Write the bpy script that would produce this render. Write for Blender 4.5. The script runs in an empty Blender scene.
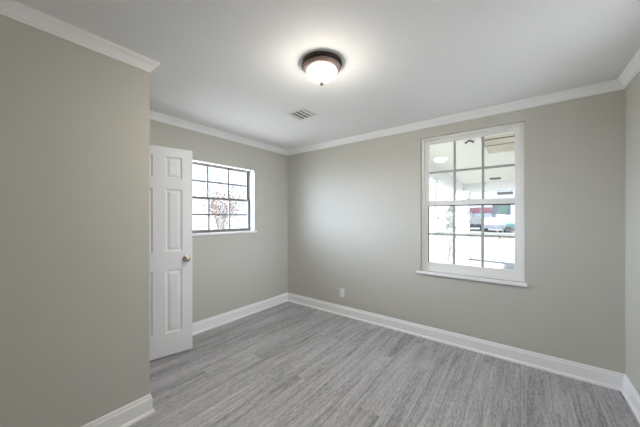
import bpy, bmesh, math, random
from mathutils import Vector, Matrix

# ---------------------------------------------------------------- scene set-up
S = bpy.context.scene
COL = S.collection
YAW, FPX, HC, HORIZON = 0.6524, 262.4, 1.3618, 217.2
H = 2.44
XL, YB, XR, XB, YE = -3.021, 3.085, 0.653, -2.050, 0.730
YF = -0.72

cam = bpy.data.cameras.new('camera')
cam.sensor_width = 36.0
cam.lens = FPX / 640 * 36.0
cam.shift_y = (HORIZON - 213.5) / 640
cam.clip_start = 0.02
camo = bpy.data.objects.new('camera', cam)
COL.objects.link(camo)
camo.location = (0, 0, HC)
camo.rotation_euler = (math.pi / 2, 0, YAW)
S.camera = camo

SKY_BASE = (0.88, 1.0, 1.19)
SKY_WEST = (18.0, 20.5, 25.4)
SKY_WIDE = (15.6, 18.0, 22.8)
SKY_EAST_FILL = (10.4, 11.4, 13.2)
SUN = 26.0
LAMP = 102.0
world = bpy.data.worlds.new('overcast_sky')
S.world = world
world.use_nodes = True
wn = world.node_tree
wn.nodes.clear()
wo = wn.nodes.new('ShaderNodeOutputWorld')
wb = wn.nodes.new('ShaderNodeBackground')
wt = wn.nodes.new('ShaderNodeTexCoord')
def sky_lobe(direction, power, colour):              # a brighter stretch of sky added in one direction
    d = wn.nodes.new('ShaderNodeVectorMath'); d.operation = 'DOT_PRODUCT'
    wn.links.new(wt.outputs['Generated'], d.inputs[0])
    d.inputs[1].default_value = Vector(direction).normalized()
    c = wn.nodes.new('ShaderNodeMath'); c.operation = 'MAXIMUM'; c.inputs[1].default_value = 0.0
    wn.links.new(d.outputs['Value'], c.inputs[0])
    p = wn.nodes.new('ShaderNodeMath'); p.operation = 'POWER'; p.inputs[1].default_value = power
    wn.links.new(c.outputs[0], p.inputs[0])
    v = wn.nodes.new('ShaderNodeVectorMath'); v.operation = 'SCALE'
    v.inputs[0].default_value = colour
    wn.links.new(p.outputs[0], v.inputs['Scale'])
    return v.outputs[0]
def vadd(a, b):
    v = wn.nodes.new('ShaderNodeVectorMath'); v.operation = 'ADD'
    for i, x in enumerate((a, b)):
        if isinstance(x, tuple): v.inputs[i].default_value = x
        else: wn.links.new(x, v.inputs[i])
    return v.outputs[0]
sk = vadd(SKY_BASE, sky_lobe((-0.95, -0.30, 0.10), 11.0, SKY_WEST))
sk = vadd(sk, sky_lobe((-0.57, -0.82, 0.06), 7.0, SKY_WIDE))
sk = vadd(sk, sky_lobe((1.0, -0.15, 0.06), 22.0, SKY_EAST_FILL))  # narrow east glow added to shine through the added right-wall window
wn.links.new(sk, wb.inputs['Color'])
wb.inputs['Strength'].default_value = 1.0
wn.links.new(wb.outputs[0], wo.inputs[0])

sl = bpy.data.lights.new('sun', 'SUN')
sl.energy = SUN
sl.angle = math.radians(3)
sl.color = (1.0, 0.99, 0.97)
so = bpy.data.objects.new('sun', sl)
COL.objects.link(so)
so.rotation_euler = Vector((0.55, -0.10, -1.0)).to_track_quat('-Z', 'Y').to_euler()

def portal(name, loc, rot, sx, sy):                  # daylight sampling through an opening
    l = bpy.data.lights.new(name, 'AREA')
    l.shape = 'RECTANGLE'; l.size = sx; l.size_y = sy
    l.cycles.is_portal = True
    o = bpy.data.objects.new(name, l); COL.objects.link(o)
    o.location = loc; o.rotation_euler = rot
portal('window_daylight', (-0.44, YB + 0.16, 1.505), (-math.pi / 2, 0, 0), 0.94, 1.52)
portal('window_daylight', (XL - 0.17, 1.927, 1.60), (math.pi / 2, 0, -math.pi / 2), 0.97, 0.86)

portal('window_daylight', (XR + 0.17, 1.75, 1.50), (math.pi / 2, 0, math.pi / 2), 0.94, 1.52)  # opening of the added right-wall window

S.view_settings.view_transform = 'Standard'
S.view_settings.look = 'None'
S.view_settings.exposure = 0.41
S.view_settings.gamma = 1.0
S.view_settings.use_curve_mapping = False
S.cycles.max_bounces = 14
S.cycles.diffuse_bounces = 10
S.cycles.transparent_max_bounces = 16
S.cycles.sample_clamp_indirect = 6.0

# ---------------------------------------------------------------- materials
def lin(c):
    return tuple((v / 12.92 if v <= 0.04045 else ((v + 0.055) / 1.055) ** 2.4) for v in (x / 255 for x in c))

def mat(name, rgb, rough=0.6, metal=0.0, spec=0.5, var=0.04, nscale=8.0, bump=0.0, bscale=200.0):
    m = bpy.data.materials.new(name)
    m.use_nodes = True
    nt = m.node_tree
    b = nt.nodes['Principled BSDF']
    b.inputs['Roughness'].default_value = rough
    b.inputs['Metallic'].default_value = metal
    b.inputs['Specular IOR Level'].default_value = spec
    tc = nt.nodes.new('ShaderNodeTexCoord')
    nz = nt.nodes.new('ShaderNodeTexNoise')
    nz.inputs['Scale'].default_value = nscale
    nz.inputs['Detail'].default_value = 4
    nt.links.new(tc.outputs['Object'], nz.inputs['Vector'])
    mx = nt.nodes.new('ShaderNodeMix')
    mx.data_type = 'RGBA'
    c = lin(rgb)
    mx.inputs[6].default_value = (*[v * (1 - var) for v in c], 1)
    mx.inputs[7].default_value = (*[min(1, v * (1 + var)) for v in c], 1)
    nt.links.new(nz.outputs['Fac'], mx.inputs[0])
    nt.links.new(mx.outputs[2], b.inputs['Base Color'])
    if bump:
        n2 = nt.nodes.new('ShaderNodeTexNoise')
        n2.inputs['Scale'].default_value = bscale
        n2.inputs['Detail'].default_value = 3
        nt.links.new(tc.outputs['Object'], n2.inputs['Vector'])
        bp = nt.nodes.new('ShaderNodeBump')
        bp.inputs['Strength'].default_value = bump
        bp.inputs['Distance'].default_value = 0.002
        nt.links.new(n2.outputs['Fac'], bp.inputs['Height'])
        nt.links.new(bp.outputs[0], b.inputs['Normal'])
    return m

def glass_mat(name, tint=(0.97, 0.985, 0.975)):
    m = bpy.data.materials.new(name)
    m.use_nodes = True
    nt = m.node_tree
    nt.nodes.clear()
    out = nt.nodes.new('ShaderNodeOutputMaterial')
    tr = nt.nodes.new('ShaderNodeBsdfTransparent')
    tr.inputs[0].default_value = (*tint, 1)
    gl = nt.nodes.new('ShaderNodeBsdfGlossy')
    gl.inputs['Roughness'].default_value = 0.02
    fr = nt.nodes.new('ShaderNodeFresnel')
    ge = nt.nodes.new('ShaderNodeNewGeometry')
    io = nt.nodes.new('ShaderNodeMapRange')           # the same reflectance on entering and leaving the thin pane
    io.inputs['To Min'].default_value = 1.45; io.inputs['To Max'].default_value = 1 / 1.45
    nt.links.new(ge.outputs['Backfacing'], io.inputs['Value'])
    nt.links.new(io.outputs[0], fr.inputs['IOR'])
    mx = nt.nodes.new('ShaderNodeMixShader')
    nt.links.new(fr.outputs[0], mx.inputs[0])
    nt.links.new(tr.outputs[0], mx.inputs[1])
    nt.links.new(gl.outputs[0], mx.inputs[2])
    nt.links.new(mx.outputs[0], out.inputs[0])
    return m

def emit_mat(name, rgb, strength):
    m = bpy.data.materials.new(name)
    m.use_nodes = True
    b = m.node_tree.nodes['Principled BSDF']
    b.inputs['Base Color'].default_value = (0.9, 0.9, 0.88, 1)
    b.inputs['Roughness'].default_value = 0.3
    b.inputs['Emission Color'].default_value = (*rgb, 1)
    b.inputs['Emission Strength'].default_value = strength
    return m

def shade_mat(name, rgb, strength):                   # opal bowl, brightest under the bulbs
    m = emit_mat(name, rgb, strength)
    nt = m.node_tree
    b = nt.nodes['Principled BSDF']
    tc = nt.nodes.new('ShaderNodeTexCoord')
    sp = nt.nodes.new('ShaderNodeSeparateXYZ')
    nt.links.new(tc.outputs['Object'], sp.inputs[0])
    r = nt.nodes.new('ShaderNodeMapRange')
    r.inputs['From Min'].default_value = -0.060; r.inputs['From Max'].default_value = -0.116
    r.inputs['To Min'].default_value = 0.02 * strength; r.inputs['To Max'].default_value = 1.9 * strength
    nt.links.new(sp.outputs['Z'], r.inputs['Value'])
    nt.links.new(r.outputs[0], b.inputs['Emission Strength'])
    return m

def floor_mat():
    m = bpy.data.materials.new('grey_vinyl_plank')
    m.use_nodes = True
    nt = m.node_tree
    N, L = nt.nodes, nt.links
    b = N['Principled BSDF']
    tc = N.new('ShaderNodeTexCoord')
    mp = N.new('ShaderNodeMapping')
    mp.inputs['Rotation'].default_value = (0, 0, math.pi / 2)
    L.new(tc.outputs['Object'], mp.inputs['Vector'])
    br = N.new('ShaderNodeTexBrick')
    br.offset = 0.37
    br.inputs['Color1'].default_value = (0.0, 0.0, 0.0, 1)
    br.inputs['Color2'].default_value = (1.0, 1.0, 1.0, 1)
    br.inputs['Mortar'].default_value = (0.5, 0.5, 0.5, 1)
    br.inputs['Scale'].default_value = 1.0
    br.inputs['Brick Width'].default_value = 1.22
    br.inputs['Row Height'].default_value = 0.152
    br.inputs['Mortar Size'].default_value = 0.0012
    br.inputs['Mortar Smooth'].default_value = 0.2
    br.inputs['Bias'].default_value = 0.0
    L.new(mp.outputs[0], br.inputs['Vector'])
    # per-plank offset of the grain
    cmb = N.new('ShaderNodeVectorMath'); cmb.operation = 'MULTIPLY_ADD'
    L.new(br.outputs['Color'], cmb.inputs[0])
    cmb.inputs[1].default_value = (7.3, 3.1, 5.7)
    L.new(mp.outputs[0], cmb.inputs[2])
    def grain(sx, sy, detail, rough, dist):
        g = N.new('ShaderNodeMapping')
        g.inputs['Scale'].default_value = (sx, sy, 1)
        L.new(cmb.outputs[0], g.inputs['Vector'])
        n = N.new('ShaderNodeTexNoise')
        n.inputs['Scale'].default_value = 1.0
        n.inputs['Detail'].default_value = detail
        n.inputs['Roughness'].default_value = rough
        n.inputs['Distortion'].default_value = dist
        L.new(g.outputs[0], n.inputs['Vector'])
        return n
    g1 = grain(1.7, 46, 7, 0.68, 0.5)
    g2 = grain(22, 120, 4, 0.75, 0.3)
    g3 = grain(1.0, 11, 3, 0.55, 0.4)
    def math_(op, a, bb):
        n = N.new('ShaderNodeMath'); n.operation = op
        for i, v in enumerate((a, bb)):
            if isinstance(v, float): n.inputs[i].default_value = v
            else: L.new(v, n.inputs[i])
        return n.outputs[0]
    t = math_('MULTIPLY', g1.outputs['Fac'], 0.36)
    t = math_('ADD', t, math_('MULTIPLY', g2.outputs['Fac'], 0.42))
    t = math_('ADD', t, math_('MULTIPLY', g3.outputs['Fac'], 0.22))
    sep = N.new('ShaderNodeSeparateColor'); L.new(br.outputs['Color'], sep.inputs[0])
    t = math_('ADD', t, math_('MULTIPLY', math_('SUBTRACT', sep.outputs[0], 0.5), 0.03))
    cr = N.new('ShaderNodeValToRGB')
    e = cr.color_ramp.elements
    e[0].position = 0.38; e[0].color = (*lin(FLOOR_C[0]), 1)
    e[1].position = 0.62; e[1].color = (*lin(FLOOR_C[2]), 1)
    k = e.new(0.49); k.color = (*lin(FLOOR_C[1]), 1)
    L.new(t, cr.inputs[0])
    mx = N.new('ShaderNodeMix'); mx.data_type = 'RGBA'
    mx.blend_type = 'MULTIPLY'
    L.new(cr.outputs[0], mx.inputs[6])
    mx.inputs[7].default_value = (0.62, 0.62, 0.62, 1)
    L.new(br.outputs['Fac'], mx.inputs[0])
    L.new(mx.outputs[2], b.inputs['Base Color'])
    rr = math_('ADD', math_('MULTIPLY', g1.outputs['Fac'], 0.18), 0.33)
    L.new(rr, b.inputs['Roughness'])
    b.inputs['Specular IOR Level'].default_value = 0.5
    bp = N.new('ShaderNodeBump'); bp.inputs['Strength'].default_value = 0.25; bp.inputs['Distance'].default_value = 0.001
    L.new(math_('SUBTRACT', g2.outputs['Fac'], br.outputs['Fac']), bp.inputs['Height'])
    L.new(bp.outputs[0], b.inputs['Normal'])
    return m

FLOOR_C = ((104, 102, 104), (165, 164, 167), (204, 203, 207))
M = {
    'wall': mat('greige_wall_paint', (199, 197, 189), 0.62, var=0.012, bump=0.12, bscale=260),
    'ceiling': mat('white_ceiling_paint', (240, 240, 242), 0.8, var=0.01, bump=0.15, bscale=180),
    'trim': mat('white_semigloss_trim', (247, 247, 249), 0.32, var=0.008),
    'door': mat('white_door_paint', (242, 242, 244), 0.38, var=0.01),
    'vinyl': mat('white_window_vinyl', (242, 241, 240), 0.4, var=0.01),
    'grille': mat('backlit_grey_grille', (178, 177, 174), 0.5, var=0.01),  # muntins greyer than the frame to stand in for backlit shade
    'alum': mat('backlit_aluminium_window', (126, 122, 121), 0.5, 0.0, var=0.03),  # grey holds the backlit look of frame and bars
    'gasket': mat('dark_window_gasket', (38, 38, 40), 0.7),
    'floor': floor_mat(),
    'glass': glass_mat('window_glass'),
    'bronze': mat('oil_rubbed_bronze', (70, 56, 52), 0.38, 0.75, var=0.15, nscale=14),
    'bronze_light': mat('brushed_bronze', (172, 150, 145), 0.45, 0.5, var=0.08, nscale=14),
    'nickel': mat('aged_nickel', (196, 186, 168), 0.3, 1.0, var=0.05),
    'shade': shade_mat('lit_opal_glass', (1.0, 0.925, 0.80), LAMP),
    'vent': mat('white_vent_metal', (226, 226, 226), 0.45, 0.0),
    'dark': mat('dark_duct', (96, 96, 98), 0.9),
    'plate': mat('white_outlet_plastic', (236, 236, 238), 0.35),
    'slot': mat('outlet_slot', (60, 58, 56), 0.6),
    'board': mat('bare_wall_board', (160, 156, 150), 0.8),
}
M['floor'] = M['floor']

# ---------------------------------------------------------------- mesh helpers
def link(name, bm, m, parent=None, smooth=False, bevel=0.0, seg=2):
    me = bpy.data.meshes.new(name)
    bmesh.ops.recalc_face_normals(bm, faces=bm.faces[:])
    bm.to_mesh(me); bm.free()
    if smooth:
        for p in me.polygons: p.use_smooth = True
    for mm in (m if isinstance(m, (list, tuple)) else [m]):
        me.materials.append(mm)
    o = bpy.data.objects.new(name, me)
    COL.objects.link(o)
    if parent: o.parent = parent
    if bevel:
        b = o.modifiers.new('bevel', 'BEVEL')
        b.width = bevel; b.segments = seg; b.limit_method = 'ANGLE'
        b.angle_limit = math.radians(40)
    return o

def empty(name, loc=(0, 0, 0), rz=0.0):
    o = bpy.data.objects.new(name, None)
    o.empty_display_size = 0.1
    COL.objects.link(o)
    o.location = loc; o.rotation_euler = (0, 0, rz)
    return o

def tag(o, label, cat, group=None, kind=None):
    if label: o['label'] = label
    if cat: o['category'] = cat
    if group: o['group'] = group
    if kind: o['kind'] = kind
    return o

def box(bm, x0, x1, y0, y1, z0, z1, mi=0):
    v = [bm.verts.new((x, y, z)) for z in (z0, z1) for y in (y0, y1) for x in (x0, x1)]
    fs = []
    for q in ((0, 2, 3, 1), (4, 5, 7, 6), (0, 1, 5, 4), (2, 6, 7, 3), (0, 4, 6, 2), (1, 3, 7, 5)):
        f = bm.faces.new([v[i] for i in q]); f.material_index = mi; fs.append(f)
    return v

def boxes(*bs):
    bm = bmesh.new()
    for b in bs: box(bm, *b)
    return bm

def lathe(bm, prof, seg=48, c=(0, 0, 0), mi=0):
    rings = []
    for r, z in prof:
        if r < 1e-6:
            rings.append([bm.verts.new((c[0], c[1], c[2] + z))])
        else:
            rings.append([bm.verts.new((c[0] + r * math.cos(2 * math.pi * k / seg), c[1] + r * math.sin(2 * math.pi * k / seg), c[2] + z)) for k in range(seg)])
    for a, b in zip(rings, rings[1:]):
        for k in range(seg):
            k2 = (k + 1) % seg
            q = [a[k % len(a)], a[k2 % len(a)], b[k2 % len(b)], b[k % len(b)]]
            u = []
            for x in q:
                if x not in u: u.append(x)
            if len(u) >= 3:
                f = bm.faces.new(u); f.material_index = mi
    return bm

def tube(bm, p0, p1, r0, r1, seg=8):
    p0, p1 = Vector(p0), Vector(p1)
    q = (p1 - p0).to_track_quat('Z', 'Y')
    A = [bm.verts.new(p0 + q @ Vector((r0 * math.cos(2 * math.pi * k / seg), r0 * math.sin(2 * math.pi * k / seg), 0))) for k in range(seg)]
    B = [bm.verts.new(p1 + q @ Vector((r1 * math.cos(2 * math.pi * k / seg), r1 * math.sin(2 * math.pi * k / seg), 0))) for k in range(seg)]
    for k in range(seg):
        bm.faces.new((A[k], A[(k + 1) % seg], B[(k + 1) % seg], B[k]))
    bm.faces.new(A[::-1]); bm.faces.new(B)

def sweep_segment(path, i, prof, closed=True):
    """One mitred length of moulding along path[i]->path[i+1]; the room lies to the right."""
    n = len(path)
    def nrm(a, b):
        d = (Vector(b) - Vector(a)).normalized()
        return Vector((d.y, -d.x))
    def mitre(k):
        p = Vector(path[k])
        if closed or 0 < k < n - 1:
            n0 = nrm(path[(k - 1) % n], path[k]); n1 = nrm(path[k], path[(k + 1) % n])
        elif k == 0:
            n0 = n1 = nrm(path[0], path[1])
        else:
            n0 = n1 = nrm(path[k - 1], path[k])
        v = n0 + n1
        return p, v / (1 + n0.dot(n1))
    bm = bmesh.new()
    ends = []
    for k in (i, (i + 1) % n):
        p, mv = mitre(k)
        ends.append([bm.verts.new((p.x + mv.x * o, p.y + mv.y * o, z)) for o, z in prof])
    m = len(prof)
    for k in range(m):
        bm.faces.new((ends[0][k], ends[0][(k + 1) % m], ends[1][(k + 1) % m], ends[1][k]))
    bm.faces.new(ends[0]); bm.faces.new(ends[1][::-1])
    return bm

def wall_with_hole(axis, c0, c1, a0, a1, z0, z1, hole):
    """Slab between c0 and c1 along `axis`, spanning a0..a1 and z0..z1, with one opening."""
    h0, h1, g0, g1 = hole
    bm = bmesh.new()
    cells = [(a0, h0, z0, z1), (h1, a1, z0, z1), (h0, h1, z0, g0), (h0, h1, g1, z1)]
    for p, q, r, s in cells:
        if q - p < 1e-4 or s - r < 1e-4: continue
        if axis == 'y': box(bm, p, q, c0, c1, r, s)
        else: box(bm, c0, c1, p, q, r, s)
    return bm

def struct(o, label=None, cat=None):
    o['kind'] = 'structure'
    if label: o['label'] = label
    if cat: o['category'] = cat
    return o

# ---------------------------------------------------------------- room shell
T = 0.16
struct(link('floor', boxes((XL - T, XR + T, YF - T, YB + T, -0.15, 0.0)), M['floor']),
       'grey wood-look vinyl plank floor', 'floor')
struct(link('ceiling', boxes((XL - T, XR + T, YF - T, YB + T, H, H + 0.16)), M['ceiling']),
       'plain white painted ceiling', 'ceiling')
BW = (-0.909, 0.030, 0.752, 2.262)                 # big window opening in the back wall
SW = (1.442, 2.412, 1.165, 2.032)                  # small window opening in the left wall
struct(link('wall_back', wall_with_hole('y', YB, YB + T, XL - T, XR + T, 0, H, BW), M['wall']),
       'long greige wall holding the tall white window', 'wall')
struct(link('wall_left', wall_with_hole('x', XL - T, XL, YF, YB, 0, H, SW), M['wall']),
       'greige wall with the small window behind the open door', 'wall')
EW = (1.28, 2.22, 0.752, 2.262)                    # unseen window added in the right wall for fill light
struct(link('wall_right', wall_with_hole('x', XR, XR + T, YF, YB, 0, H, EW), M['wall']),
       'narrow strip of greige wall at the right edge', 'wall')
struct(link('wall_front', boxes((XL - T, XR + T, YF - T, YF, 0, H)), M['wall']),
       'wall behind the viewer', 'wall')
struct(link('wall_closet', boxes((XB - 0.11, XB, YF, YE, 0, H)), M['wall']),
       'large greige wall in the left foreground ending at an outside corner', 'wall')
DX0, DX1, DZ = -2.806, -2.205, 2.055               # closet doorway
struct(link('wall_doorway', wall_with_hole('y', YE - 0.11, YE, XL, XB - 0.11, 0, H, (DX0, DX1, 0.0, DZ)), M['wall']),
       'short wall round the corner with the closet doorway', 'wall')

PATH = [(XB, YF), (XB, YE), (XL, YE), (XL, YB), (XR, YB), (XR, YF)]
SIDES = ['closet', 'doorway', 'left', 'back', 'right', 'front']
CROWN = [(0, H), (0.050, H), (0.050, H - 0.006), (0.045, H - 0.009), (0.043, H - 0.016), (0.036, H - 0.022),
         (0.028, H - 0.030), (0.021, H - 0.040), (0.016, H - 0.050), (0.014, H - 0.056), (0.009, H - 0.058),
         (0.009, H - 0.064), (0.006, H - 0.072), (0, H - 0.072)]
BASE = [(0, 0), (0.028, 0), (0.028, 0.010), (0.025, 0.017), (0.020, 0.022), (0.0145, 0.024), (0.0145, 0.104),
        (0.0125, 0.108), (0.0095, 0.111), (0.0095, 0.120), (0.0075, 0.128), (0.004, 0.133), (0, 0.133)]
for i, s in enumerate(SIDES):
    struct(link('trim_%d' % (i + 1), sweep_segment(PATH, i, CROWN), M['trim']),
           'white crown moulding along the %s wall' % s, 'trim')
    if s == 'doorway': continue
    struct(link('baseboard_' + s, sweep_segment(PATH, i, BASE), M['trim']),
           'white baseboard along the %s wall' % s, 'baseboard')
# short return round the outside corner up to the door casing
PR = [(XB, YF), (XB, YE), (DX1 + 0.062, YE)]
struct(link('baseboard_doorway', sweep_segment(PR, 1, BASE, closed=False), M['trim']),
       'short white baseboard return at the outside corner', 'baseboard')
bm = bmesh.new()
box(bm, DX1, DX1 + 0.06, YE, YE + 0.014, 0, DZ + 0.06)
box(bm, DX0 - 0.06, DX0, YE, YE + 0.014, 0, DZ + 0.06)
box(bm, DX0, DX1, YE, YE + 0.014, DZ, DZ + 0.06)
struct(link('trim_7', bm, M['trim'], bevel=0.004), 'white casing round the closet doorway', 'trim')
bm = boxes((DX1 - 0.012, DX1, YE - 0.11, YE - 0.002, 0, DZ), (DX0, DX0 + 0.012, YE - 0.11, YE - 0.002, 0, DZ),
           (DX0, DX1, YE - 0.11, YE - 0.002, DZ - 0.012, DZ))
struct(link('trim_8', bm, M['trim']), 'white jamb lining the closet doorway', 'trim')

# ---------------------------------------------------------------- the tall window in the back wall
def sash(parent, name, axis, c, thick, a0, a1, z0, z1, rails, mats, cols=3, bar=0.023, lock=False):
    """rails = (left, right, bottom, top) widths of one sash. Local axis a runs along the wall."""
    l, r, b, t = rails
    def bx(bm, p, q, u, v, e=0.0):
        if axis == 'y': box(bm, p, q, c + e, c + thick - e, u, v)
        else: box(bm, c + e, c + thick - e, p, q, u, v)
    bm = bmesh.new()
    bx(bm, a0, a0 + l, z0, z1); bx(bm, a1 - r, a1, z0, z1)
    bx(bm, a0 + l, a1 - r, z0, z0 + b); bx(bm, a0 + l, a1 - r, z1 - t, z1)
    sh = link(name, bm, mats[0], parent, bevel=0.003)
    g0, g1, h0, h1 = a0 + l, a1 - r, z0 + b, z1 - t
    for k in range(1, cols):
        m = bmesh.new(); x = g0 + (g1 - g0) * k / cols
        bx(m, x - bar / 2, x + bar / 2, h0, h1, thick * 0.22)
        link('muntin', m, mats[1], sh, bevel=0.002)
    m = bmesh.new(); z = (h0 + h1) / 2
    bx(m, g0, g1, z - bar / 2, z + bar / 2, thick * 0.26)
    link('muntin', m, mats[1], sh, bevel=0.002)
    m = bmesh.new()
    bx(m, g0 - 0.004, g1 + 0.004, h0 - 0.004, h1 + 0.004, thick * 0.5 - 0.002)
    link('pane', m, M['glass'], sh)
    return sh, (g0, g1, h0, h1)

w1 = struct(empty('window_1', (0, 0, 0)), 'tall white double-hung window with twelve panes in the long wall', 'window')
R = 0.040                                         # depth of the drywall return
x0, x1, z0, z1 = BW
F0, F1 = YB + R, YB + R + 0.085
bm = bmesh.new()
fw = 0.026
box(bm, x0, x0 + fw, F0, F1, z0, z1); box(bm, x1 - fw, x1, F0, F1, z0, z1)
box(bm, x0 + fw, x1 - fw, F0, F1, z1 - fw, z1); box(bm, x0 + fw, x1 - fw, F0, F1, z0, z0 + 0.02)
link('window_frame', bm, M['vinyl'], w1, bevel=0.003)
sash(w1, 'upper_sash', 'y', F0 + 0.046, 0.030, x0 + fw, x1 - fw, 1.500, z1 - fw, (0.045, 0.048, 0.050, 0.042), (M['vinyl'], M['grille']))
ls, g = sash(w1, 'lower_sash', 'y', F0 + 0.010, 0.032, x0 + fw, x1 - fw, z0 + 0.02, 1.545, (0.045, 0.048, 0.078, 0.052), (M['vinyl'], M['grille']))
bm = bmesh.new()                                   # dark glazing line round the lower panes
e = 0.010
yy0, yy1 = F0 + 0.016, F0 + 0.024
box(bm, g[0], g[0] + e, yy0, yy1, g[2], g[3]); box(bm, g[0] + e, g[1], yy0, yy1, g[3] - e, g[3])
link('glazing_bead', bm, M['gasket'], ls)['label'] = 'dark glazing line along the panes'
bm = bmesh.new()
box(bm, -0.465, -0.405, F0 + 0.012, F0 + 0.044, 1.5452, 1.557)
lathe(bm, [(0, 0), (0.011, 0), (0.011, 0.010), (0, 0.012)], 16, (-0.435, F0 + 0.027, 1.557))
link('sash_lock', bm, M['vinyl'], w1)
bm = boxes((x0 - 0.042, x1 + 0.020, YB - 0.030, YB - 0.0005, z0 - 0.030, z0 - 0.001), (x0, x1, YB - 0.0005, F0, z0 - 0.012, z0 - 0.001))
link('window_sill', bm, M['trim'], w1, bevel=0.004)

# ---------------------------------------------------------------- the small window in the left wall
w2 = struct(empty('window_2', (0, 0, 0)), 'small double-hung window with bars greyed as if backlit beside the open door', 'window')
y0_, y1_, z0_, z1_ = SW
R2 = 0.085
G1, G0 = XL - R2, XL - R2 - 0.07
bm = bmesh.new()
fw = 0.014
box(bm, G0, G1, y0_, y0_ + fw, z0_, z1_); box(bm, G0, G1, y1_ - fw, y1_, z0_, z1_)
box(bm, G0, G1, y0_ + fw, y1_ - fw, z1_ - fw, z1_); box(bm, G0, G1, y0_ + fw, y1_ - fw, z0_, z0_ + fw)
link('window_frame', bm, M['alum'], w2, bevel=0.002)
sash(w2, 'upper_sash', 'x', G0 + 0.008, 0.024, y0_ + fw, y1_ - fw, 1.585, z1_ - fw, (0.028, 0.028, 0.030, 0.012), (M['alum'], M['alum']), bar=0.020)
sash(w2, 'lower_sash', 'x', G0 + 0.036, 0.024, y0_ + fw, y1_ - fw, z0_ + fw, 1.615, (0.026, 0.026, 0.026, 0.030), (M['alum'], M['alum']), bar=0.020)
bm = boxes((G1, XL, y0_, y0_ + 0.006, z0_, z1_), (G1, XL, y1_ - 0.006, y1_, z0_, z1_), (G1, XL, y0_ + 0.006, y1_ - 0.006, z1_ - 0.006, z1_))
link('window_return', bm, M['trim'], w2)
bm = boxes((G1, XL + 0.0005, y0_, y1_, z0_ - 0.010, z0_ + 0.004), (XL + 0.0005, XL + 0.022, y0_ - 0.03, y1_ + 0.03, z0_ - 0.022, z0_ + 0.004))
link('window_sill', bm, M['trim'], w2, bevel=0.003)

# ---------------------------------------------------------------- unseen window added in the right wall to brighten the left wall
w3 = struct(empty('fill_window_3', (0, 0, 0)), 'added unseen window in the right wall that lights the left wall', 'window')
a0, a1, b0, b1 = EW
bm = boxes((XR + 0.06, XR + 0.14, a0, a0 + 0.04, b0, b1), (XR + 0.06, XR + 0.14, a1 - 0.04, a1, b0, b1),
           (XR + 0.06, XR + 0.14, a0 + 0.04, a1 - 0.04, b0, b0 + 0.04), (XR + 0.06, XR + 0.14, a0 + 0.04, a1 - 0.04, b1 - 0.04, b1),
           (XR + 0.07, XR + 0.13, a0 + 0.04, a1 - 0.04, 1.485, 1.525))
link('window_frame', bm, M['vinyl'], w3)
link('pane', boxes((XR + 0.098, XR + 0.102, a0 + 0.04, a1 - 0.04, b0 + 0.04, b1 - 0.04)), M['glass'], w3)
link('window_sill', boxes((XR - 0.03, XR - 0.0005, a0 - 0.03, a1 + 0.03, b0 - 0.03, b0 - 0.001), (XR - 0.0005, XR + 0.06, a0, a1, b0 - 0.012, b0 - 0.001)), M['trim'], w3)

# ---------------------------------------------------------------- the open panelled door
DW, DT, DH = 0.585, 0.035, 2.040
hx, hy = -2.669 - math.sin(0.2409) * DW, 1.342 - math.cos(0.2409) * DW
door = struct(empty('door_1', (hx, hy, 0.0), math.atan2(math.cos(0.2409), math.sin(0.2409))),
              'white six-panel door standing open against the left wall', 'door')
# local x runs from the hinge (0) to the free edge (DW); the seen face is local -y
def door_leaf():
    st, pw = 0.096, 0.143
    xs = [(st, st + pw), (DW - st - pw, DW - st)]
    zs = [(0.234, 0.848), (1.026, 1.636), (1.742, 1.950)]
    xe = sorted({0.0, DW, *[v for p in xs for v in p]})
    ze = sorted({0.018, DH, *[v for p in zs for v in p]})
    bm = bmesh.new()
    for sgn in (-1, 1):
        yf = 0.0 if sgn < 0 else DT
        d = 1 if sgn < 0 else -1                   # into the leaf
        def quad(a, b, c, dd): bm.faces.new([bm.verts.new(v) for v in (a, b, c, dd)])
        for xa, xb in zip(xe, xe[1:]):
            for za, zb in zip(ze, ze[1:]):
                if any(abs(xa - p[0]) < 1e-6 for p in xs) and any(abs(za - q[0]) < 1e-6 for q in zs):
                    # moulded panel: steep step down, cove, flat, raised field
                    prof = [(0, 0), (0.003, 0.009), (0.012, 0.013), (0.018, 0.013), (0.040, 0.004), (0.042, 0.004)]
                    for (o0, d0), (o1, d1) in zip(prof, prof[1:]):
                        A = [(xa + o0, za + o0), (xb - o0, za + o0), (xb - o0, zb - o0), (xa + o0, zb - o0)]
                        B = [(xa + o1, za + o1), (xb - o1, za + o1), (xb - o1, zb - o1), (xa + o1, zb - o1)]
                        for k in range(4):
                            k2 = (k + 1) % 4
                            quad((A[k][0], yf + d * d0, A[k][1]), (A[k2][0], yf + d * d0, A[k2][1]),
                                 (B[k2][0], yf + d * d1, B[k2][1]), (B[k][0], yf + d * d1, B[k][1]))
                    o, dd = prof[-1]
                    quad((xa + o, yf + d * dd, za + o), (xb - o, yf + d * dd, za + o), (xb - o, yf + d * dd, zb - o), (xa + o, yf + d * dd, zb - o))
                else:
                    quad((xa, yf, za), (xb, yf, za), (xb, yf, zb), (xa, yf, zb))
    for xa, xb in zip(xe, xe[1:]):
        for z in (0.018, DH):
            bm.faces.new([bm.verts.new(v) for v in ((xa, 0, z), (xb, 0, z), (xb, DT, z), (xa, DT, z))])
    for za, zb in zip(ze, ze[1:]):
        for x in (0, DW):
            bm.faces.new([bm.verts.new(v) for v in ((x, 0, za), (x, 0, zb), (x, DT, zb), (x, DT, za))])
    bmesh.ops.remove_doubles(bm, verts=bm.verts[:], dist=1e-5)
    return bm
link('door_leaf', door_leaf(), M['door'], door)
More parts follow.
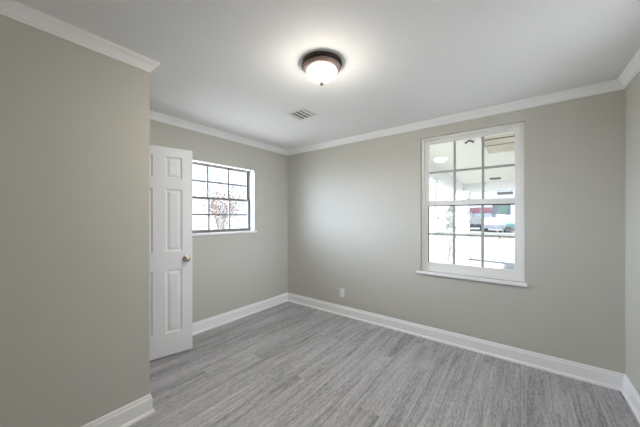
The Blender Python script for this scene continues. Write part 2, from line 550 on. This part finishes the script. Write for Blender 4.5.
def knob_bm(sgn):
    bm = bmesh.new()
    lathe(bm, [(0, 0.0), (0.031, 0.0), (0.031, 0.004), (0.026, 0.008), (0.012, 0.010), (0.010, 0.024), (0.013, 0.030), (0.024, 0.036),
               (0.028, 0.046), (0.026, 0.056), (0.016, 0.063), (0, 0.065)], 28)
    bmesh.ops.transform(bm, matrix=Matrix.Rotation(math.pi / 2 * (1 if sgn < 0 else -1), 4, 'X'), verts=bm.verts[:])
    bmesh.ops.translate(bm, vec=(DW - 0.058, 0 if sgn < 0 else DT, 0.945), verts=bm.verts[:])
    return bm
k = link('door_knob', knob_bm(-1), M['nickel'], door, smooth=True); k['label'] = 'aged metal door knob'
link('door_knob', knob_bm(1), M['nickel'], door, smooth=True)['label'] = 'aged metal door knob'
link('latch_plate', boxes((DW, DW + 0.0015, 0.006, 0.029, 0.917, 0.973)), M['nickel'], door)
for zz in (0.25, 1.03, 1.80):
    bm = bmesh.new(); tube(bm, (-0.004, -0.006, zz - 0.045), (-0.004, -0.006, zz + 0.045), 0.006, 0.006, 10)
    link('hinge', bm, M['nickel'], door, smooth=False)

# ---------------------------------------------------------------- ceiling light
cl = tag(empty('ceiling_light', (-1.105, 1.468, H)), 'round flush ceiling light with bronze rim and glowing white glass bowl', 'ceiling light')
bm = lathe(bmesh.new(), [(0, 0), (0.136, 0), (0.140, -0.004), (0.141, -0.014), (0.137, -0.022), (0.130, -0.027), (0.0, -0.027)], 64)
link('base_ring', bm, M['bronze'], cl, smooth=True)['label'] = 'dark bronze outer rim'
bm = lathe(bmesh.new(), [(0.0, -0.027), (0.129, -0.027), (0.131, -0.034), (0.127, -0.042), (0.119, -0.050), (0.111, -0.054), (0.103, -0.054), (0, -0.050)], 64)
link('trim_ring', bm, M['bronze_light'], cl, smooth=True)['label'] = 'paler bronze inner rim'
prof = [(0.102, -0.050)]
for i in range(0, 15):
    a = i / 14 * math.pi / 2
    prof.append((0.105 * math.cos(a) ** 0.95 if i < 14 else 0.0, -0.054 - 0.065 * math.sin(a)))
link('glass_shade', lathe(bmesh.new(), prof, 64), M['shade'], cl, smooth=True)['label'] = 'glowing white glass bowl'
bm = lathe(bmesh.new(), [(0, -0.118), (0.016, -0.1185), (0.019, -0.124), (0.017, -0.132), (0.019, -0.138), (0.017, -0.145), (0.009, -0.155), (0, -0.161)], 20)
link('finial', bm, M['nickel'], cl, smooth=True)['label'] = 'small metal finial under the bowl'

# ---------------------------------------------------------------- ceiling vent
vt = tag(empty('ceiling_vent', (-1.815, 2.075, H)), 'small white louvred air vent set flat in the ceiling', 'vent')
hw, hl = 0.125, 0.110
bm = bmesh.new()
box(bm, -hw, -hw + 0.022, -hl, hl, -0.006, 0); box(bm, hw - 0.022, hw, -hl, hl, -0.006, 0)
box(bm, -hw + 0.022, hw - 0.022, -hl, -hl + 0.022, -0.006, 0); box(bm, -hw + 0.022, hw - 0.022, hl - 0.022, hl, -0.006, 0)
link('vent_frame', bm, M['vent'], vt, bevel=0.002)
link('vent_duct', boxes((-hw + 0.022, hw - 0.022, -hl + 0.022, hl - 0.022, -0.0012, -0.0002)), M['dark'], vt)['label'] = 'dark opening behind the louvres'
for i in range(4):
    xc = -hw + 0.022 + (2 * hw - 0.044) * (i + 0.5) / 4
    bm = bmesh.new()
    box(bm, -0.017, 0.017, -hl + 0.0225, hl - 0.0225, -0.0006, 0.0006)
    bmesh.ops.rotate(bm, matrix=Matrix.Rotation(math.radians(10 if i < 3 else -10), 3, 'Y'), verts=bm.verts[:])
    bmesh.ops.translate(bm, vec=(xc, 0, -0.0062), verts=bm.verts[:])
    link('louvre', bm, M['vent'], vt)

# ---------------------------------------------------------------- wall outlet
ot = tag(empty('wall_outlet', (-1.968, YB, 0.312)), 'white duplex power outlet low on the long wall', 'outlet')
link('cover_plate', boxes((-0.035, 0.035, -0.006, 0, -0.057, 0.057)), M['plate'], ot, bevel=0.003)
for zz in (-0.02, 0.02):
    bm = boxes((-0.017, 0.017, -0.0085, -0.006, zz - 0.0145, zz + 0.0145))
    rc = link('receptacle', bm, M['plate'], ot, bevel=0.002)
    bm = boxes((-0.0085, -0.006, -0.0090, -0.0085, zz - 0.002, zz + 0.007), (0.006, 0.0085, -0.0090, -0.0085, zz - 0.002, zz + 0.007),
               (-0.002, 0.002, -0.0090, -0.0085, zz - 0.010, zz - 0.006))
    link('slots', bm, M['slot'], rc)
bm = lathe(bmesh.new(), [(0, 0), (0.003, 0), (0.003, 0.001), (0, 0.0015)], 12)
bmesh.ops.rotate(bm, matrix=Matrix.Rotation(math.pi / 2, 3, 'X'), verts=bm.verts[:])
bmesh.ops.translate(bm, vec=(0, -0.006, 0), verts=bm.verts[:])
link('screw', bm, M['nickel'], ot)

# ================================================================ outdoors
X = {
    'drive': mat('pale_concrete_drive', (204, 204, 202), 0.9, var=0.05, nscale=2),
    'path': mat('grey_bounce_concrete', (149, 149, 148), 0.9, var=0.05, nscale=2),
    'ground': mat('dry_lawn', (80, 81, 75), 0.95, var=0.10, nscale=1.5),
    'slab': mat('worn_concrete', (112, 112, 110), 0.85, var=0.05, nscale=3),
    'road': mat('asphalt', (66, 66, 66), 0.9, var=0.05),
    'soffit': mat('white_carport_soffit', (212, 211, 204), 0.7, var=0.01),
    'beam': mat('white_painted_beam', (206, 206, 206), 0.7, var=0.02),
    'ply': mat('tan_bare_boards', (182, 174, 158), 0.8, var=0.22, nscale=5),
    'seam': mat('dark_board_seam', (70, 66, 60), 0.9),
    'fixture': mat('dark_metal_fixture', (98, 96, 96), 0.6),
    'red': mat('faded_red_fascia', (112, 70, 76), 0.8, var=0.05),
    'shop': mat('pale_shop_wall', (130, 124, 124), 0.85),
    'shopglass': mat('shop_window_glass', (120, 126, 132), 0.2),
    'grey': mat('grey_metal_siding', (64, 66, 66), 0.7),
    'green': mat('pale_green_board', (62, 78, 66), 0.7),
    'car_dark': mat('dark_grey_car_paint', (32, 35, 40), 0.6),
    'car_white': mat('white_car_paint', (104, 106, 110), 0.5),
    'car_teal': mat('pale_teal_car_paint', (112, 140, 140), 0.3),
    'car_violet': mat('blue_violet_car_paint', (108, 108, 132), 0.3),
    'car_glass': mat('car_window_glass', (64, 70, 78), 0.15),
    'tyre': mat('black_tyre', (48, 48, 50), 0.9),
    'hub': mat('steel_wheel_hub', (170, 170, 172), 0.4, 0.6),
    'light': mat('red_tail_lamp', (170, 50, 50), 0.3),
    'bark': mat('grey_brown_bark', (136, 131, 126), 0.95, var=0.15),
    'leaf': mat('grey_green_leaf', (116, 120, 106), 0.7, var=0.3, nscale=3),
    'blossom': mat('pinkish_new_leaf', (126, 112, 107), 0.7, var=0.25, nscale=3),
    'house': mat('pale_house_siding', (226, 222, 214), 0.85),
    'roof': mat('grey_shingle_roof', (160, 158, 156), 0.9),
    'housewin': mat('brownish_house_window', (150, 134, 124), 0.4),
    'postgrey': mat('grey_mailbox_metal', (120, 120, 124), 0.5),
}
GZ = -0.12
struct(link('ground', boxes((-45, 30, -20, 75, GZ - 0.2, GZ - 0.02)), X['ground']), 'pale ground outside the windows', 'ground')
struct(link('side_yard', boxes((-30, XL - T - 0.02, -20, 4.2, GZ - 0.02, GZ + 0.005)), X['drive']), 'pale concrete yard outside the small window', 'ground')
struct(link('east_bounce_yard', boxes((XR + T + 0.02, 28, -20, YB + T, GZ - 0.02, GZ + 0.005)), X['path']), 'unseen concrete yard added on the right to bounce light indoors', 'ground')  # added ground outside the unseen window, bounces light to the ceiling
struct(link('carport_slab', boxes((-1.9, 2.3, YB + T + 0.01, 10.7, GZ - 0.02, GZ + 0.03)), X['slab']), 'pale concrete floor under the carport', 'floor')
struct(link('street', boxes((-45, 30, 27.5, 39.5, GZ - 0.02, GZ + 0.01)), X['road']), 'pale street beyond the carport', 'street')

struct(link('sun_block_eave', boxes((XL - T - 0.75, XL - T - 0.01, YF - 1.0, YB + 1.0, H + 0.02, H + 0.14)), X['soffit']), 'unseen white roof overhang added to keep sun out of the small window', 'roof')  # overhang added out of view to block direct sun

# carport: soffit, beams, posts
CZ = 2.50
cp = struct(empty('carport_roof', (0, 0, 0)), 'white carport roof outside the tall window', 'roof')
PX0, PX1, PY0, PY1 = -0.46, 1.30, 4.24, 5.62      # bare-board patch
cx0, cx1, cy0, cy1 = -1.75, 2.0, YB + T + 0.01, 10.5
bm = boxes((cx0, PX0, cy0, cy1, CZ, CZ + 0.14), (PX1, cx1, cy0, cy1, CZ, CZ + 0.14),
           (PX0, PX1, cy0, PY0, CZ, CZ + 0.14), (PX0, PX1, PY1, cy1, CZ, CZ + 0.14))
link('soffit', bm, X['soffit'], cp)
pb = link('bare_boards', boxes((PX0, PX1, PY0, PY1, CZ + 0.018, CZ + 0.13)), X['ply'], cp); pb['label'] = 'tan bare boards where the white soffit is open'
bm = boxes((PX0, PX1, PY0, PY0 + 0.035, CZ + 0.006, CZ + 0.018), (PX0, PX1, 4.62, 4.645, CZ + 0.010, CZ + 0.018), (PX0, PX1, 5.02, 5.035, CZ + 0.012, CZ + 0.018))
link('board_seam', bm, X['seam'], pb)
link('front_beam', boxes((cx0, cx1, 10.15, 10.45, 2.22, CZ)), X['beam'], cp)
link('side_beam', boxes((cx0 + 0.05, cx0 + 0.2, cy0 + 0.02, 10.25, 2.25, CZ)), X['beam'], cp)
def post(x, y, w, label):
    p = tag(empty('carport_post', (x, y, GZ + 0.03)), label, 'post')
    h = 2.22 - GZ - 0.03
    link('shaft', boxes((-w / 2, w / 2, -w / 2, w / 2, 0.12, h - 0.08)), X['beam'], p, bevel=0.01)
    link('post_base', boxes((-w / 2 - 0.02, w / 2 + 0.02, -w / 2 - 0.02, w / 2 + 0.02, 0, 0.12)), X['beam'], p, bevel=0.01)
    link('post_cap', boxes((-w / 2 - 0.02, w / 2 + 0.02, -w / 2 - 0.02, w / 2 + 0.02, h - 0.08, h)), X['beam'], p, bevel=0.01)
    return p
post(-1.60, 10.35, 0.38, 'thick white square post at the far corner of the carport')
p2 = post(-1.62, 6.45, 0.13, 'slim white carport post beside the climbing plant')
for c in p2.children: c.location.z += 0.0

# small fixtures on the soffit
fx = tag(empty('flood_light', (-0.60, 4.42, CZ)), 'small dark twin-head flood light on the carport ceiling', 'light fixture')
link('mount_plate', lathe(bmesh.new(), [(0, 0), (0.028, 0), (0.028, -0.012), (0, -0.013)], 20), X['fixture'], fx)
for s in (-1, 1):
    bm = bmesh.new(); tube(bm, (0, 0, -0.012), (s * 0.025, 0, -0.024), 0.007, 0.007); tube(bm, (s * 0.015, 0, -0.018), (s * 0.055, -0.012, -0.040), 0.010, 0.018, 14)
    link('lamp_head', bm, X['fixture'], fx)
fx = tag(empty('ceiling_fixture', (-0.58, 9.10, CZ)), 'dark flat strip fixture on the carport ceiling', 'light fixture')
link('strip_body', boxes((-0.14, 0.14, -0.05, 0.05, -0.035, 0)), X['fixture'], fx, bevel=0.006)
link('strip_lens', boxes((-0.12, 0.12, -0.035, 0.035, -0.045, -0.035)), X['grey'], fx)
fx = tag(empty('hanging_sign', (-0.39, 10.20, 2.22)), 'small dark plate hanging under the carport front beam', 'sign')
link('sign_plate', boxes((-0.21, 0.21, -0.01, 0.01, -0.14, -0.05)), X['fixture'], fx)
for s in (-0.17, 0.17):
    link('hanger', boxes((s - 0.004, s + 0.004, -0.004, 0.004, -0.05, 0.0)), X['fixture'], fx)

# foliage
def leaves(rng, n, pts, spread, size):
    bm = bmesh.new()
    for _ in range(n):
        c = Vector(rng.choice(pts)) + Vector([rng.gauss(0, spread) for _ in range(3)])
        q = Matrix.Rotation(rng.uniform(0, 6.28), 3, Vector((rng.gauss(0, 1), rng.gauss(0, 1), rng.gauss(0, 1))).normalized())
        s = size * rng.uniform(0.6, 1.3)
        v = [bm.verts.new(c + q @ Vector(p)) for p in ((-s, 0, 0), (0, -s * 0.45, s * 0.1), (s, 0, 0), (0, s * 0.45, s * 0.1))]
        bm.faces.new(v)
    return bm

def tree(name, loc, height, trunk_h, r, nbranch, nleaf, leafm, label, seed, leaf=0.06, twig=True, group=None):
    rng = random.Random(seed)
    t = tag(empty(name, loc), label, 'shrub' if 'shrub' in name or 'plant' in name else 'tree', group)
    bm = bmesh.new()
    tube(bm, (0, 0, 0), (0, 0, trunk_h), r, r * 0.7)
    tips = []
    for k in range(nbranch):
        a = rng.uniform(0, 6.28); l = (height - trunk_h) * rng.uniform(0.55, 1.0); sp = rng.uniform(0.15, 0.6)
        s0 = Vector((0, 0, trunk_h * rng.uniform(0.75, 1.0)))
        p1 = s0 + Vector((math.cos(a) * sp * l * 0.5, math.sin(a) * sp * l * 0.5, l * 0.55))
        p2 = p1 + Vector((math.cos(a + 0.4) * sp * l * 0.5, math.sin(a + 0.4) * sp * l * 0.5, l * 0.45))
        tube(bm, s0, p1, r * 0.45, r * 0.25, 6); tube(bm, p1, p2, r * 0.25, r * 0.08, 6)
        tips += [p1, p1.lerp(p2, 0.5), p2]
        for _ in range(3 if twig else 0):
            b = p1.lerp(p2, rng.random()); e = b + Vector((rng.gauss(0, 1), rng.gauss(0, 1), 0.6)).normalized() * l * 0.25
            tube(bm, b, e, r * 0.12, r * 0.04, 5); tips.append(e)
    link('trunk', bm, X['bark'], t)
    if nleaf:
        link('foliage', leaves(rng, nleaf, tips, height * 0.05, leaf), leafm, t)
    return t
tree('climbing_plant', (-1.40, 6.95, GZ + 0.03), 1.75, 0.5, 0.02, 5, 260, X['leaf'], 'thin leafy plant growing beside the slim carport post', 3, 0.035)
tree('garden_shrub', (-1.5, 7.9, GZ + 0.03), 0.75, 0.1, 0.02, 6, 160, X['leaf'], 'low leafy shrub near the carport edge', 5, 0.03)
tree('bare_tree', (-0.87, 16.9, GZ - 0.02), 2.0, 0.35, 0.035, 7, 0, X['leaf'], 'bare young tree standing on the lawn past the carport', 9)
tree('leafy_tree', (-8.3, 5.15, GZ - 0.02), 2.75, 0.9, 0.06, 10, 1500, X['blossom'], 'pinkish leafy tree in the middle of the small window', 11, 0.05)
tree('leafy_tree', (-10.9, 4.30, GZ - 0.02), 2.7, 1.3, 0.06, 8, 420, X['leaf'], 'grey-green tree at the left of the small window', 12, 0.05)
tree('leafy_tree', (-9.2, 7.3, GZ - 0.02), 2.6, 1.3, 0.05, 6, 160, X['leaf'], 'sparse small tree at the right of the small window', 14, 0.05)

# parked cars
def car(loc, rz, paint, label, van=False):
    c = tag(empty('car', loc, rz), label, 'car', 'cars parked across the street')
    pts = [(-2.1, 0.35), (-2.15, 0.75), (-1.95, 0.92), (-1.2, 0.98), (-0.7, 1.42), (0.75, 1.46), (1.4, 1.02), (2.1, 0.92), (2.2, 0.6), (2.15, 0.35)]
    if van: pts = [(-2.1, 0.35), (-2.15, 0.8), (-2.0, 1.0), (-1.3, 1.1), (-0.8, 1.7), (1.95, 1.75), (2.15, 1.1), (2.2, 0.6), (2.15, 0.35)]
    bm = bmesh.new()
    A = [bm.verts.new((x, -0.85, z)) for x, z in pts]; B = [bm.verts.new((x, 0.85, z)) for x, z in pts]
    n = len(pts)
    for k in range(n): bm.faces.new((A[k], A[(k + 1) % n], B[(k + 1) % n], B[k]))
    bm.faces.new(A); bm.faces.new(B[::-1])
    link('body', bm, paint, c, bevel=0.05)
    top = 1.38 if not van else 1.62
    for s in (-1, 1):
        bm = bmesh.new()
        q = [(-1.05, 1.0), (-0.62, top - 0.02), (0.7, top), (1.2, 1.0)]
        v = [bm.verts.new((x, s * 0.845, z)) for x, z in q]; w = [bm.verts.new((x, s * 0.865, z)) for x, z in q]
        bm.faces.new(v); bm.faces.new(w[::-1])
        for k in range(4): bm.faces.new((v[k], v[(k + 1) % 4], w[(k + 1) % 4], w[k]))
        link('side_window', bm, X['car_glass'], c)
    for x in (-1.35, 1.35):
        for s in (-1, 1):
            bm = bmesh.new(); tube(bm, (x, s * 0.66, 0.33), (x, s * 0.88, 0.33), 0.33, 0.33, 24)
            wh = link('wheel', bm, X['tyre'], c)
            bm = bmesh.new(); tube(bm, (x, s * 0.88, 0.33), (x, s * 0.892, 0.33), 0.2, 0.2, 16)
            link('hub_cap', bm, X['hub'], wh)
    for s in (-0.6, 0.6):
        link('tail_lamp', boxes((2.13, 2.19, s - 0.15, s + 0.15, 0.68, 0.84)), X['light'], c)
    return c
car((-4.25, 34.6, GZ + 0.01), 1.70, X['car_dark'], 'dark grey car parked in front of the red-trimmed building')
car((-2.1, 32.6, GZ + 0.01), 1.62, X['car_white'], 'white car parked between the dark car and the teal van')
car((-0.75, 38.0, GZ + 0.01), 1.57, X['car_teal'], 'pale teal van parked beside the grey building', van=True)
car((0.45, 45.5, GZ + 0.01), 1.5, X['car_violet'], 'blue violet car parked at the far right of the street')

# buildings across the street
sb = tag(empty('shop_building', (-6.4, 46.5, GZ - 0.02)), 'pale low building with a faded red fascia across the street', 'building')
link('wall', boxes((-0.8, 4.4, 0.0, 6.0, 0, 2.9)), X['shop'], sb)
link('fascia', boxes((-0.9, 4.5, -0.25, 0.0, 2.15, 2.95)), X['red'], sb)['label'] = 'faded red fascia band'
link('lower_band', boxes((-0.8, 4.4, -0.06, 0.0, 0.35, 0.9)), X['red'], sb)['label'] = 'faded red lower band'
for k in range(4):
    wn_ = link('window', boxes((-0.55 + k * 1.25, 0.45 + k * 1.25, -0.05, 0.0, 1.0, 2.1)), X['beam'], sb)
    link('pane', boxes((-0.50 + k * 1.25, 0.40 + k * 1.25, -0.07, -0.05, 1.05, 2.05)), X['shopglass'], wn_)
link('roof', boxes((-1.0, 4.6, -0.3, 6.2, 2.95, 3.1)), X['roof'], sb)
gb = tag(empty('grey_building', (-2.0, 41.2, GZ - 0.02)), 'narrow grey metal building with a pale green board', 'building')
link('wall', boxes((-0.95, 0.95, 0, 2.5, 0, 3.3)), X['grey'], gb)
link('roof', boxes((-1.05, 1.05, -0.1, 2.6, 3.3, 3.42)), X['roof'], gb)
link('green_board', boxes((-0.3, 0.7, -0.05, 0, 2.0, 2.95)), X['green'], gb)['label'] = 'pale green board'
link('door', boxes((-0.45, 0.45, -0.03, 0, 0, 1.85)), X['beam'], gb)
hb = tag(empty('house', (-10.8, 40.0, GZ - 0.02)), 'pale house with a grey roof seen at the left of the tall window', 'house')
link('wall', boxes((-3.2, 2.4, 0, 6, 0, 2.6)), X['house'], hb)
bm = bmesh.new()
for x in (-3.6, 2.8):
    pass
v = [bm.verts.new(p) for p in ((-3.6, -0.5, 2.55), (2.8, -0.5, 2.55), (2.8, 6.5, 2.55), (-3.6, 6.5, 2.55), (-3.6, 3, 4.2), (2.8, 3, 4.2))]
for q in ((0, 1, 5, 4), (2, 3, 4, 5), (0, 4, 3), (1, 2, 5), (0, 3, 2, 1)): bm.faces.new([v[i] for i in q])
link('roof', bm, X['roof'], hb)
for xx in (-2.2, 0.6):
    wn_ = link('window', boxes((xx, xx + 1.0, -0.06, 0, 1.0, 2.2)), X['beam'], hb)
    link('pane', boxes((xx + 0.08, xx + 0.92, -0.08, -0.06, 1.08, 2.12)), X['housewin'], wn_)
mb = tag(empty('mailbox', (-4.6, 22.5, GZ - 0.02)), 'grey mailbox on a thin post at the left of the tall window', 'mailbox')
link('post', boxes((-0.04, 0.04, -0.04, 0.04, 0, 0.75)), X['postgrey'], mb)
bm = bmesh.new(); box(bm, -0.09, 0.09, -0.22, 0.22, 0.75, 0.98)
link('box', bm, X['postgrey'], mb, bevel=0.05, seg=3)
